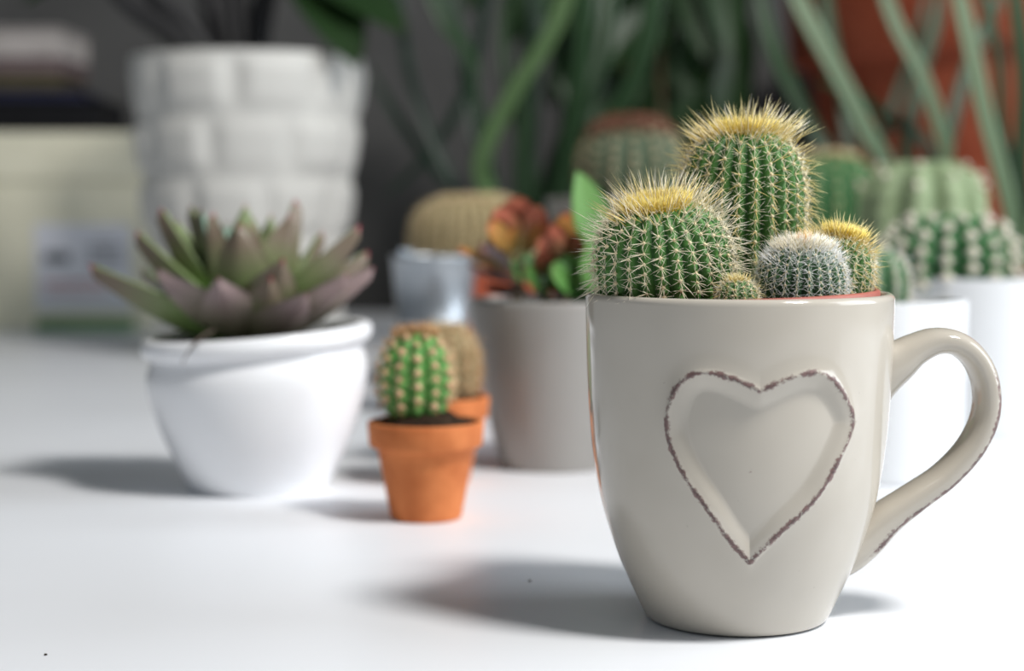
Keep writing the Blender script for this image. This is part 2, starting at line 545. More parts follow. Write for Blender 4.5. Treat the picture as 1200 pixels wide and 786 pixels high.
def cactus(label, loc, R, H, ribs, skin, group=None, name="cactus", s0=.80, p=2.6, depth=.10, tuber=.025, rows=16, tilt=(0, 0), twist=0.0,
           radial=(9, .0040, .00011, 'sp_cream'), central=(2, .0065, .00013, 'sp_gold'), crown=None, wool='wool', wool_r=.0006,
           dip=.06, seed=1, lean=.30, smin=-.72, rz=0.0, cdown=.55, long_top=None):
    """A ribbed globular or short columnar cactus with its base at loc."""
    rg = np.random.default_rng(seed)
    root = empty(name, loc, label, "cactus", group)
    root.rotation_euler = (tilt[0], tilt[1], rz)
    ns, seg = 64, ribs * 10

    def prof(s):
        r = R * np.maximum(1 - np.abs(s) ** p, 0) ** (1 / 2.2)
        z = H * (s + s0) / (1 + s0) - dip * R * np.exp(-(r / (.28 * R)) ** 2) * (s > 0)
        return r, z
    s = np.concatenate([np.linspace(-s0, .8, 44), .8 + .2 * np.sin(np.linspace(0, math.pi / 2, 21)[1:])])
    r, z = prof(s)
    th = np.linspace(0, 2 * math.pi, seg, endpoint=False)
    tw = twist * (s[:, None] + s0)
    rib = np.abs(np.cos(ribs * th / 2))[None, :] ** .8
    fade = np.clip(r / R * 1.6, 0, 1)[:, None]
    rr = r[:, None] * (1 - depth * fade * (1 - rib) + tuber * fade * rib ** 3 * np.cos(2 * math.pi * (s[:, None] + s0) / (1 + s0) * rows * 1.0))
    TH = th[None, :] + tw
    V = np.stack([rr * np.cos(TH), rr * np.sin(TH), np.repeat(z[:, None], seg, 1)], -1).reshape(-1, 3)
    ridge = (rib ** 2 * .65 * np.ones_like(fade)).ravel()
    F = grid_faces(len(s), seg).tolist() + [list(range(seg))[::-1]]
    obj("body", mesh("cactus_body", V, F, attrs={'ridge': ridge}), M[skin], root)
    # areoles on the ridges
    A = []; N = []; U = []; S_ = []; TS = []
    for j in range(ribs):
        t0 = 2 * math.pi * j / ribs
        off = .5 * (j % 2)
        for i in range(rows + 1):
            ss = -s0 + (1 + s0) * (i + off) / rows
            # even steps along the flank, closer together at the shoulder
            if ss < smin or ss > .985: continue
            rj, zj = prof(np.array([ss])); r2, z2 = prof(np.array([min(ss + .02, .999)])); r1, z1 = prof(np.array([ss - .02]))
            t = t0 + twist * (ss + s0)
            er = np.array([math.cos(t), math.sin(t), 0])
            up = er * (r2 - r1)[0] + np.array([0, 0, (z2 - z1)[0]]); up /= np.linalg.norm(up)
            side = np.array([-math.sin(t), math.cos(t), 0])
            n = np.cross(side, up); n /= np.linalg.norm(n)
            if n @ er < 0 and n[2] < 0: n = -n
            A.append(er * rj[0] * (1 + tuber) + np.array([0, 0, zj[0]])); N.append(n); U.append(up); S_.append(ss); TS.append(side)
    A, N, U, S_, TS = map(np.array, (A, N, U, S_, TS))
    wr = wool_r * rg.uniform(.8, 1.25, len(A))
    obj("areoles", blobs("areoles", A + N * (wool_r * .3), wr), M[wool], root, kind="stuff")

    def cluster(spec, central_):
        k, L0, W0, mt = spec
        n = len(A)
        idx = np.repeat(np.arange(n), k)
        ph = np.tile(np.arange(k) * 2 * math.pi / k, n) + rg.normal(0, .25, n * k) + np.repeat(rg.uniform(0, 6, n), k)
        if central_:
            d = N[idx] * 1.0 + TS[idx] * rg.normal(0, .45, (n * k, 1)) + U[idx] * (rg.normal(0, .40, (n * k, 1)) - cdown * (S_[idx][:, None] < .55))
        else:
            d = (TS[idx] * np.cos(ph)[:, None] + U[idx] * np.sin(ph)[:, None]) + N[idx] * (lean + rg.uniform(0, .45, (n * k, 1)))
        L = L0 * rg.uniform(.65, 1.2, n * k)
        if long_top is not None and central_:
            L *= 1 + (long_top - 1) * np.clip((S_[idx] - .55) / .35, 0, 1)
        W = np.full(n * k, W0 * .85) * rg.uniform(.8, 1.2, n * k)
        d /= np.linalg.norm(d, axis=1)[:, None]
        bend = -U[idx] * (L * .10)[:, None] * rg.uniform(-.5, 1.3, (n * k, 1)) + rg.normal(0, 1, (n * k, 3)) * (L * .05)[:, None]
        return spine_mesh("spines", A[idx], d, L, W, bend), M[mt]
    for nm, spec, c_ in (("radial_spines", radial, False), ("central_spines", central, True)):
        if spec and spec[0]:
            me, mt = cluster(spec, c_)
            obj(nm, me, mt, root, kind="stuff")
    if crown:
        for (nm, n, rad, L0, W0, mt, spread) in crown:
            q = np.sqrt(rg.uniform(0, 1, n)) * rad * R
            t = rg.uniform(0, 2 * math.pi, n)
            s_of = np.interp(q, r[::-1], s[::-1])
            _, zq = prof(s_of)
            er = np.stack([np.cos(t), np.sin(t), np.zeros(n)], -1)
            P = er * q[:, None]; P[:, 2] = zq - .0003
            d = er * (q / R * spread)[:, None] + np.array([0, 0, 1.0]) + rg.normal(0, .13, (n, 3))
            L = L0 * rg.uniform(.6, 1.25, n)
            bend = rg.normal(0, .07, (n, 3)) * L[:, None]
            obj(nm, spine_mesh("crown", P, d, L, np.full(n, W0), bend), M[mt], root, kind="stuff")
    return root


SOILZ = .0905
def in_mug(dx, dy, dz=0): return MUG + Vector((dx, dy, SOILZ + dz))

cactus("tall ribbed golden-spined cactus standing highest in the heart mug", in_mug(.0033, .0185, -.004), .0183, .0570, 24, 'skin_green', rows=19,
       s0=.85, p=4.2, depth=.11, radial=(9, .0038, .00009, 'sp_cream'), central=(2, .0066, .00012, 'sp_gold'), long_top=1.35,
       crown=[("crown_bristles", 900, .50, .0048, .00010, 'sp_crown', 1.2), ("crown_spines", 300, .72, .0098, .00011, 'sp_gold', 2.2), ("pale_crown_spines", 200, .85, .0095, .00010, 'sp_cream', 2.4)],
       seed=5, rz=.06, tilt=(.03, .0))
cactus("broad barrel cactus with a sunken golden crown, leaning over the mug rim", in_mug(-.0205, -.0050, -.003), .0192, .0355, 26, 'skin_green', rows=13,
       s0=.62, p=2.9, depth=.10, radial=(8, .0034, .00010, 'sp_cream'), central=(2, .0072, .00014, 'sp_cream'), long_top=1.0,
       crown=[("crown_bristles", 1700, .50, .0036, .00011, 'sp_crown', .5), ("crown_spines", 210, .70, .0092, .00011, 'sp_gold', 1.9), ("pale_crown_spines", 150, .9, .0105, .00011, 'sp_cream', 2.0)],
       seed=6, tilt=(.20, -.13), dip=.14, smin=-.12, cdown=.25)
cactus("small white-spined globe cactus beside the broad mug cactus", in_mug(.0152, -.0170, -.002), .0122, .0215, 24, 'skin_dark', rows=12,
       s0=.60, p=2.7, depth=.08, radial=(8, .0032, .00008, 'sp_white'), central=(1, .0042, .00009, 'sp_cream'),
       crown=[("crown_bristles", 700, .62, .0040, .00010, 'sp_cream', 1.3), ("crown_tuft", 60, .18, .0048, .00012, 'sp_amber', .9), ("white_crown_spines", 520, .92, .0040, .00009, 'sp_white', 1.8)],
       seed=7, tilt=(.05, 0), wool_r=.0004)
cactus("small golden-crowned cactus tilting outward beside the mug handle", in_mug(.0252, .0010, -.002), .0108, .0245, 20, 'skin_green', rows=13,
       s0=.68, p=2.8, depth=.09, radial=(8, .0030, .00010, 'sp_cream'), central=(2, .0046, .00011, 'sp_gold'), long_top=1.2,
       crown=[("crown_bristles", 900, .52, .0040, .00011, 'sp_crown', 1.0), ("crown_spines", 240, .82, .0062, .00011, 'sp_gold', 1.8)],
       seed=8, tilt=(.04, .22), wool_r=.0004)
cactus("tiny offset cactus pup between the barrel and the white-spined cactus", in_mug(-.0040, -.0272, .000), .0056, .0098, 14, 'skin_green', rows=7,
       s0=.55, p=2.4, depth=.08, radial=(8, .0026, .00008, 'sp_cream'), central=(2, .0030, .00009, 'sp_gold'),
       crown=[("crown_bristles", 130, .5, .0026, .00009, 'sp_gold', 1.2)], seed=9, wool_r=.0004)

# ------------------------------------------------------------------ leaves
def leaf_mesh(L, W, thick, keel=.35, curl=.15, wide=.5, tip=.9, fold=.0, nu=18, nv=9, round_=1.0):
    """Leaf along +X, upper face +Z; thick with a pointed end."""
    V = []; A = []; B = []
    us = np.linspace(0, 1, nu)
    for u in us:
        # width: narrow base, widest at 'wide', pointed tip
        if u < wide: w = .42 + .58 * math.sin(math.pi / 2 * u / wide)
        else:
            t = (u - wide) / (1 - wide)
            w = max(0.0, (1 - t ** (1.6 * round_))) ** tip
        w *= W / 2
        th = thick * (.45 + .55 * math.sin(math.pi * min(1, .15 + u * .85))) * (0.04 if u > .999 else 1)
        zc = curl * L * (u ** 2)
        for j in range(2 * nv):
            if j < nv:
                v = -1 + 2 * j / (nv - 1); under = 0
            else:
                v = 1 - 2 * (j - nv) / (nv - 1); under = 1
            y = v * w
            edge = max(0., 1 - v * v)
            zz = zc + fold * abs(y) + (th * .30 * edge if not under else -th * (.70 * edge ** .8 + keel * max(0, 1 - abs(v) * 2.2)))
            if abs(v) > .999: zz = zc + fold * abs(y)
            V.append((u * L, y, zz)); A.append(u); B.append(under)
    n = 2 * nv
    F = grid_faces(nu, n).tolist() + [list(range(n))[::-1], [(nu - 1) * n + j for j in range(n)]]
    return mesh("leaf", V, F, attrs={'along': A, 'under': B})


def place_leaf(name, me, mat, parent, base, tip, roll=0.0, length=None, up=Vector((0, 0, 1)), scale=None, attach='DATA'):
    """Put a leaf mesh so that it runs from base to tip (parent space), its upper face towards 'up'."""
    base, tip = Vector(base), Vector(tip)
    x = (tip - base)
    L = x.length
    x.normalize()
    z = up - x * up.dot(x)
    if z.length < 1e-4: z = Vector((0, 1, 0)) - x * x.y
    z.normalize()
    y = z.cross(x)
    m = Matrix((x, y, z)).transposed()
    if roll: m = m @ Matrix.Rotation(roll, 3, 'X')
    o = bpy.data.objects.new(name, me)
    if len(me.materials) == 0: me.materials.append(mat)
    o.parent = parent
    s = L / length if length else 1
    sc = scale or (s, s, s)
    o.matrix_local = Matrix.Translation(base) @ m.to_4x4() @ Matrix.Diagonal((*sc, 1))
    COL.objects.link(o)
    if mat is not me.materials[0]:
        o.material_slots[0].link = 'OBJECT'
        o.material_slots[0].material = mat
    return o


def tube(name, pts, r0, r1, seg=8, n=14):
    P = smooth_path(pts, n)
    T = np.gradient(P, axis=0); T /= np.linalg.norm(T, axis=1)[:, None]
    ref = np.array([.3, .9, .1])
    V = []
    for i in range(n):
        x = np.cross(T[i], ref); x /= np.linalg.norm(x); y = np.cross(T[i], x)
        r = r0 + (r1 - r0) * i / (n - 1)
        for j in range(seg):
            a = 2 * math.pi * j / seg
            V.append(P[i] + (x * math.cos(a) + y * math.sin(a)) * r)
    F = grid_faces(n, seg).tolist() + [list(range(seg))[::-1], [(n - 1) * seg + j for j in range(seg)]]
    return mesh(name, V, F)


def strap_mesh(name, pts, w, thick=.0012, face=Vector((0, -1, .4)), n=26, w0=.55, tipf=.75):
    """Long strap leaf along a path; shallow V section, tapering to a point."""
    P = smooth_path([tuple(p) for p in pts], n)
    T = np.gradient(P, axis=0); T /= np.linalg.norm(T, axis=1)[:, None]
    f = np.array(face.normalized())
    V = []; A = []; B = []
    for i in range(n):
        u = i / (n - 1)
        side = np.cross(T[i], f); side /= max(np.linalg.norm(side), 1e-6)
        nn = np.cross(side, T[i])
        ww = w * (w0 + (1 - w0) * min(1, u / .3)) * (1 if u < tipf else max(.04, 1 - ((u - tipf) / (1 - tipf)) ** 1.5)) / 2
        for v, h, und in ((-1, .22, 0), (-.5, .04, 0), (0, -.08, 0), (.5, .04, 0), (1, .22, 0), (.5, -.02, 1), (0, -.16, 1), (-.5, -.02, 1)):
            V.append(P[i] + side * v * ww + nn * (h * ww * 1.1 - (thick if und else 0)))
            A.append(u); B.append(und)
    F = grid_faces(n, 8).tolist() + [list(range(8))[::-1], [(n - 1) * 8 + j for j in range(8)]]
    return mesh(name, V, F, attrs={'along': A, 'under': B})


# ------------------------------------------------------------------ white pot with rosette succulent
WP = Vector((-.1095, .7321, 0))


def tilt_rim(V):
    k = np.clip((V[:, 2] - .012) / .05, 0, 1) ** 1.5
    V = V.copy(); V[:, 2] += k * (V[:, 0] * .075 + V[:, 1] * .02) - k * .0012
    return V


wp = empty("white_pot", WP, "rounded white ceramic pot with a rolled rim, holding the rosette succulent", "pot")
V, F = lathe(smooth_path([(.0, .0015), (.0272, .0015), (.0291, .0), (.0306, .002), (.0365, .014), (.0422, .028), (.0461, .042), (.0472, .051), (.0456, .0582), (.0455, .0605), (.0478, .0618), (.0494, .0648), (.0486, .0682), (.0462, .0695), (.0438, .0682), (.0432, .064), (.0425, .055), (.038, .035), (.0, .03)], 90), 96, warp=tilt_rim)
obj("body", mesh("white_pot_body", V, F), M['white_glaze'], wp)
so = obj("soil", soil_disc(.0428, .0585, 8, .0018), M['soil'], wp)

ech = empty("rosette_succulent", WP + Vector((-.003, 0, .060)), "pointed green and purple rosette succulent in the rounded white pot", "succulent")
LM = [leaf_mesh(.045, .0245, .0075, keel=.18, curl=.07, wide=.46, tip=1.05, round_=.85), leaf_mesh(.045, .0235, .0088, keel=.22, curl=.10, wide=.42, tip=1.05, round_=.85)]
PXC = (290, 392)
# (tip pixel x, y, metres towards the viewer (-) or away (+), width scale, mesh, material)
LV = [
    (97, 320, -.006, 1.05, 1, 'echeveria'), (150, 279, .002, .95, 1, 'echeveria'), (177, 249, .010, .85, 1, 'echeveria'), (216, 243, .022, .70, 0, 'echeveria'),
    (226, 244, .016, 1.0, 0, 'echeveria_blue'), (240, 250, -.004, .95, 1, 'echeveria'), (278, 261, -.014, 1.25, 0, 'echeveria'), (284, 238, .012, .95, 0, 'echeveria'),
    (299, 256, .020, .80, 0, 'echeveria'), (322, 252, .024, .80, 0, 'echeveria'), (345, 250, -.002, 1.05, 0, 'echeveria'), (357, 235, .012, .80, 1, 'echeveria'),
    (333, 308, -.034, 1.05, 0, 'echeveria'), (430, 271, -.010, 1.0, 1, 'echeveria'), (440, 302, .014, .95, 1, 'echeveria'), (444, 322, -.008, .95, 1, 'echeveria_dusk'),
    (412, 330, -.024, .95, 1, 'echeveria_dusk'), (254, 331, -.040, 1.12, 0, 'echeveria_dusk'), (178, 320, -.026, 1.10, 0, 'echeveria_dusk'), (361, 350, -.036, .95, 0, 'echeveria_dusk'),
    (120, 330, .024, .9, 1, 'echeveria'), (200, 262, .034, .9, 0, 'echeveria'), (260, 262, .030, .9, 0, 'echeveria_blue'), (385, 275, .026, .9, 0, 'echeveria'),
    (410, 310, .036, .9, 0, 'echeveria'), (300, 262, .004, .7, 0, 'echeveria'), (318, 330, -.036, .9, 0, 'echeveria'), (160, 320, .040, .9, 0, 'echeveria'),
    (290, 320, .052, .9, 0, 'echeveria'), (380, 330, .050, .9, 0, 'echeveria'), (225, 325, .050, .9, 0, 'echeveria'), (275, 285, .012, .6, 0, 'echeveria_blue')]
for i, (x, y, dy, ws, mi, mt) in enumerate(LV):
    tip_w = at(x, y, WP.y + dy)
    tp = tip_w - ech.location
    hor = Vector((tp.x, tp.y, 0))
    low = max(0, 1 - tp.z / .045)
    b = hor.normalized() * (.0045 + .004 * low) + Vector((0, 0, -.002 + .012 * (1 - low)))
    d = tp - b
    L = d.length
    # leaf curls up: chord runs below the tip
    up = Vector((-hor.x, -hor.y + .022 * min(1, abs(hor.x) / .02), .022 + .3 * hor.length))
    sx = L / .0455
    place_leaf("leaf", LM[mi], M[mt], ech, b, tp, up=up, scale=(sx, ws * (1.13 if L > .03 else .95), 1.0), roll=random.uniform(-.12, .12))
obj("stem", tube("stem", [(0, 0, -.010), (0, 0, .004), (0, 0, .020)], .006, .003), M['stem'], ech)
obj("dry_root", tube("dry_root", [at(x, y, Y) - ech.location for x, y, Y in ((250, 388, .700), (240, 392, .690), (230, 400, .681), (221, 412, .679), (213, 426, .6795))], .0008, .00025, 6, 16), M['twig'], ech)

# ------------------------------------------------------------------ small terracotta pots
TP_PROF = [(0, .0), (.0125, .0), (.0132, .0008), (.0178, .0262), (.0182, .0272), (.0205, .0275), (.0209, .0282), (.0216, .0362), (.0212, .0370), (.0198, .0370), (.0193, .0360), (.0188, .030), (.0, .028)]


def terracotta(loc, label, seed):
    t = empty("terracotta_pot", loc, label, "pot", "little terracotta pots")
    V, F = lathe([(r_ * 1.05, z_ * 1.03) for r_, z_ in TP_PROF], 72)
    o = obj("body", mesh("terracotta_body", V, F), M['terracotta'], t)
    md = o.modifiers.new("edge", 'BEVEL'); md.width = .0006; md.segments = 2; md.limit_method = 'ANGLE'
    obj("soil", soil_disc(.0204, .0360, seed, .0010, .0060), M['soil'], t)
    return t


T1 = Vector((-.0334, .6570, 0)); T2 = Vector((-.0325, .7450, 0))
terracotta(T1, "little terracotta pot holding the vivid green globe cactus", 21)
terracotta(T2, "little terracotta pot tucked behind the other, its cactus tan-spined", 22)
pb = obj("pebble", blobs("pebble", np.array([(0, 0, 0)]), .0009), M['wool_pale']); pb.location = T1 + Vector((.0095, -.0155, .0366))
tag(pb, "tiny pale grit pebble on soil of the vivid cactus pot", "pebble")
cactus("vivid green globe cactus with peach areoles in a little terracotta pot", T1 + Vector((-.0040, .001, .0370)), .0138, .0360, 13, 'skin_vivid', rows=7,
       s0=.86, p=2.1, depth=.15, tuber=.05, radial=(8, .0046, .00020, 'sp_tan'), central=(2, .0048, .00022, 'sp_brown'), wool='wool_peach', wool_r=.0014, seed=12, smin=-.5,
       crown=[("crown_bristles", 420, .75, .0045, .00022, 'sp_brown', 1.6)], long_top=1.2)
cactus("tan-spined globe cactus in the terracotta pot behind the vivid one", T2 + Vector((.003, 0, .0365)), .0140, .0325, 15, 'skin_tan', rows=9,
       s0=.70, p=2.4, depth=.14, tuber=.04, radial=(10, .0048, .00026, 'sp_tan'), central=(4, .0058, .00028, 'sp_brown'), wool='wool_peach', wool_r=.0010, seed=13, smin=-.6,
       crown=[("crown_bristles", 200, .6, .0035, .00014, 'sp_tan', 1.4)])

# ------------------------------------------------------------------ grey pot with red and green leaves
GP = Vector((.0205, .7942, 0))
gp = empty("grey_pot", GP, "smooth pale grey ceramic pot holding red and green leaved plant", "pot")
V, F = lathe(smooth_path([(0, .001), (.0235, .001), (.0250, 0), (.0262, .001), (.0290, .012), (.0330, .030), (.0362, .048), (.0386, .064), (.0397, .0755), (.0394, .0778), (.0380, .0784), (.0368, .0776), (.0365, .070), (.033, .05), (.0, .045)], 70), 80)
obj("body", mesh("grey_pot_body", V, F), M['grey_glaze'], gp)
obj("soil", soil_disc(.0366, .0735, 31, .0012), M['soil'], gp)

jp = empty("leafy_succulent", GP + Vector((0, 0, .073)), "leafy succulent with red flushed and fresh green leaves in the grey pot", "succulent")
OV = leaf_mesh(.02, .0155, .0014, keel=.1, curl=.10, wide=.55, tip=.6, round_=1.5, fold=.15, nu=14, nv=7)
PT = leaf_mesh(.02, .0120, .0012, keel=.1, curl=.06, wide=.42, tip=.9, fold=.35, nu=16, nv=7)
# (base px, tip px, Y base, Y tip, width scale, facing, mesh, material)
JL = [((610, 292), (578, 243), .785, .775, 1.0, (.2, -1, .2), OV, 'lf_red'), ((612, 290), (606, 230), .79, .795, 1.15, (-.3, -1, .3), OV, 'lf_red'), ((615, 292), (634, 240), .785, .78, .95, (-.2, -1, .1), OV, 'lf_red'),
      ((605, 296), (568, 262), .78, .770, .8, (0, -1, .6), OV, 'lf_orange'), ((600, 300), (592, 268), .775, .76, .8, (0, -1, .7), OV, 'lf_orange'), ((612, 292), (640, 268), .78, .765, .7, (0, -1, .8), OV, 'lf_orange'),
      ((600, 318), (534, 297), .79, .775, .9, (0, -.5, 1), OV, 'lf_orange'), ((596, 330), (548, 318), .785, .765, .9, (0, -.6, 1), OV, 'lf_bronze'), ((600, 325), (560, 288), .80, .80, .9, (0, -.7, 1), OV, 'lf_bronze'),
      ((655, 310), (640, 262), .79, .785, 1.0, (.2, -1, .2), OV, 'lf_red'), ((660, 310), (668, 248), .79, .79, 1.0, (0, -1, .3), OV, 'lf_orange'), ((662, 312), (625, 283), .78, .765, .8, (0, -1, .5), OV, 'lf_red'),
      ((665, 312), (692, 275), .78, .77, .9, (0, -1, .2), OV, 'lf_red'), ((640, 322), (632, 290), .775, .765, .6, (0, -1, .3), OV, 'lf_red'), ((668, 345), (660, 296), .775, .765, 1.3, (.1, -1, .2), OV, 'lf_green'),
      ((700, 346), (640, 318), .775, .755, 1.2, (0, -1, .6), OV, 'lf_mid'), ((700, 340), (690, 292), .77, .76, 1.3, (-.2, -1, .2), OV, 'lf_green'), ((620, 345), (585, 322), .775, .76, .9, (0, -.7, .9), OV, 'lf_bronze'),
      ((640, 345), (610, 316), .775, .76, .9, (0, -1, .8), OV, 'lf_mid'), ((704, 290), (674, 199), .765, .755, 1.75, (.55, -1, .1), PT, 'lf_green'), ((708, 345), (700, 262), .765, .755, 1.7, (.2, -1, .1), PT, 'lf_green'),
      ((690, 345), (672, 330), .77, .755, 1.0, (0, -1, .8), OV, 'lf_mid'), ((610, 340), (570, 345), .78, .765, .8, (0, -.5, 1), OV, 'lf_bronze'), ((640, 330), (600, 303), .80, .79, .9, (0, -1, .6), OV, 'lf_mid'),
      ((655, 320), (690, 300), .81, .82, 1.1, (0, -.8, 1), OV, 'lf_mid'), ((650, 320), (650, 285), .81, .83, 1.1, (0, -.6, 1), OV, 'lf_red'), ((630, 330), (590, 312), .815, .83, 1.1, (0, -.4, 1), OV, 'lf_mid')]
for (b, t, yb, yt, ws, fc, me, mt) in JL:
    pb_, pt_ = at(*b, yb) - jp.location, at(*t, yt) - jp.location
    s = (pt_ - pb_).length / .02
    place_leaf("leaf", me, M[mt], jp, pb_, pt_, up=Vector(fc), scale=(s, ws * 1.05, 1.0))
for (x0, y0, x1, y1, Y0, Y1) in ((608, 350, 612, 288, .79, .785), (600, 352, 598, 315, .785, .785), (660, 352, 660, 308, .79, .785), (640, 352, 640, 320, .785, .78), (700, 352, 706, 285, .775, .766), (670, 352, 668, 340, .78, .775)):
    a, b = at(x0, y0 + 12, Y0) - jp.location, at(x1, y1, Y1) - jp.location
    obj("stem", tube("stem", [a, (a + b) / 2 + Vector((.001, 0, 0)), b], .0013, .0008, 7, 8), M['stem'], jp)

# ------------------------------------------------------------------ galvanised pail
PL = at(509, 482, 1.0); PL.z = 0
pail = empty("metal_pail", PL, "small galvanised metal pail with ribbed bands behind the terracotta pots", "pail")
V, F = lathe([(0, .0), (.0185, .0), (.0190, .0010), (.0206, .028), (.0208, .0300), (.0216, .0308), (.0208, .0316), (.0209, .0336), (.0217, .0344), (.0210, .0352), (.0214, .0500), (.0222, .0508), (.0215, .0516), (.0216, .0540), (.0224, .0548), (.0217, .0556), (.0246, .0905), (.0254, .0912), (.0254, .0926), (.0246, .0932), (.0240, .0926), (.0238, .090), (.021, .05), (.019, .004), (0, .004)], 72)
obj("body", mesh("pail_body", V, F), M['zinc'], pail)
obj("soil", soil_disc(.0232, .084, 41), M['soil'], pail)
for a in (math.radians(135),):
    e = obj("handle_lug", box(.010, .0014, .010, .0005), M['zinc'], pail)
    e.location = (.0247 * math.cos(a), .0247 * math.sin(a), .086); e.rotation_euler = (0, 0, a + math.pi / 2)

# ------------------------------------------------------------------ plain pots further back
def pot(name, loc, prof, mat, label, soil_r, soil_z, seed, group=None):
    t = empty(name, loc, label, "pot", group)
    V, F = lathe(prof, 72)
    o = obj("body", mesh("pot_body", V, F), M[mat], t)
    md = o.modifiers.new("edge", 'BEVEL'); md.width = .0012; md.segments = 3; md.limit_method = 'ANGLE'; md.angle_limit = .6
    obj("soil", soil_disc(soil_r, soil_z, seed), M['soil'], t)
    return t


def straight_pot(rt, rb, h, wall=.003):
    return [(0, 0), (rb - .001, 0), (rb, .001), (rt, h), (rt - wall, h), (rt - wall - .0005, h - .012), (rb - wall, h * .4), (0, h * .4)]


B1 = at(556, 450, 1.14); B1.z = 0
pot("planter", B1, straight_pot(.040, .030, .088), 'red_clay', "clay pot behind the metal pail, holding the wide tan dome cactus", .036, .080, 51)
cactus("wide flat-topped tan dome cactus behind the metal pail", B1 + Vector((0, 0, .080)), .0410, .0490, 30, 'skin_tan', rows=12, s0=.55, p=3.0, depth=.10,
       radial=(9, .0065, .00028, 'sp_tan'), central=(2, .006, .0003, 'sp_tan'), wool='wool', wool_r=.0011, seed=52, smin=-.5, crown=[("crown_bristles", 600, .6, .004, .0003, 'sp_tan', 1.2)])

R1 = Vector((.1690, .7650, 0))
pot("white_planter", R1, straight_pot(.0345, .0325, .0795), 'bright_glaze', "straight white pot seen through the mug handle", .0305, .0725, 61)
cactus("dark green cactus with pale spines in the white pot by the handle", R1 + Vector((-.0065, .000, .0720)), .0150, .0310, 11, 'skin_deep', rows=7, s0=.6, p=2.4, depth=.16, tuber=.05,
       radial=(6, .0060, .00014, 'sp_white'), central=(1, .007, .00015, 'sp_cream'), wool='wool_pale', wool_r=.0015, seed=62, smin=-.5)
R2 = at(1158, 500, .93); R2.z = 0
pot("white_planter", R2, straight_pot(.0500, .0460, .0835), 'bright_glaze', "wide white pot holding the woolly dotted globe cactus", .0455, .0765, 63)
cactus("woolly dotted dark green globe cactus in the wide white pot", R2 + Vector((-.0240, -.003, .0765)), .0325, .0415, 17, 'skin_deep', rows=5, s0=.55, p=2.4, depth=.20, tuber=.10,
       radial=(5, .0075, .00018, 'sp_white'), central=(1, .008, .0002, 'sp_cream'), wool='wool_pale', wool_r=.0032, seed=64, smin=-.6)
R3 = at(1078, 420, 1.12); R3.z = 0
pot("planter", R3, straight_pot(.045, .036, .086), 'red_clay', "clay pot under the pale green ribbed cactus", .041, .078, 65)
cactus("pale green broad-ribbed cactus with cream-tipped ribs behind woolly globe", R3 + Vector((0, 0, .078)), .0430, .0760, 10, 'skin_pale', rows=6, s0=.8, p=3.0, depth=.24, tuber=.02,
       radial=(6, .004, .0002, 'sp_tan'), central=None, wool='wool_pale', wool_r=.0028, seed=66, smin=.4, dip=.2)
R4 = at(968, 400, 1.24); R4.z = 0
pot("planter", R4, straight_pot(.042, .034, .090), 'red_clay', "clay pot behind the tall mug cactus, holding a dull green globe", .038, .082, 67)
cactus("dull dark green globe cactus behind the tall mug cactus", R4 + Vector((0, 0, .082)), .0390, .080, 16, 'skin_deep', rows=9, s0=.75, p=2.6, depth=.14,
       radial=(6, .006, .0003, 'sp_tan'), central=(1, .006, .0003, 'sp_brown'), wool='wool', wool_r=.0014, seed=68, smin=-.3, crown=[("crown_wool", 500, .55, .004, .0004, 'sp_tan', 1.2)])
R5 = at(732, 420, 1.22); R5.z = 0
pot("planter", R5, straight_pot(.057, .044, .128), 'grey_glaze', "pale pot behind the broad mug cactus, its cactus red-topped", .052, .118, 69)
cactus("grey-green globe cactus with red-brown spiny top behind the mug cacti", R5 + Vector((.004, 0, .118)), .0370, .066, 16, 'skin_grey', rows=9, s0=.7, p=2.5, depth=.14,
       radial=(6, .007, .0003, 'sp_tan'), central=(2, .007, .00035, 'sp_red'), wool='wool', wool_r=.0016, seed=70, smin=-.3, crown=[("crown_bristles", 1400, .8, .006, .0004, 'sp_red', 1.4)])

# ------------------------------------------------------------------ relief planter and its dark plant
BK = at(294, 420, 1.42); BK.z = 0


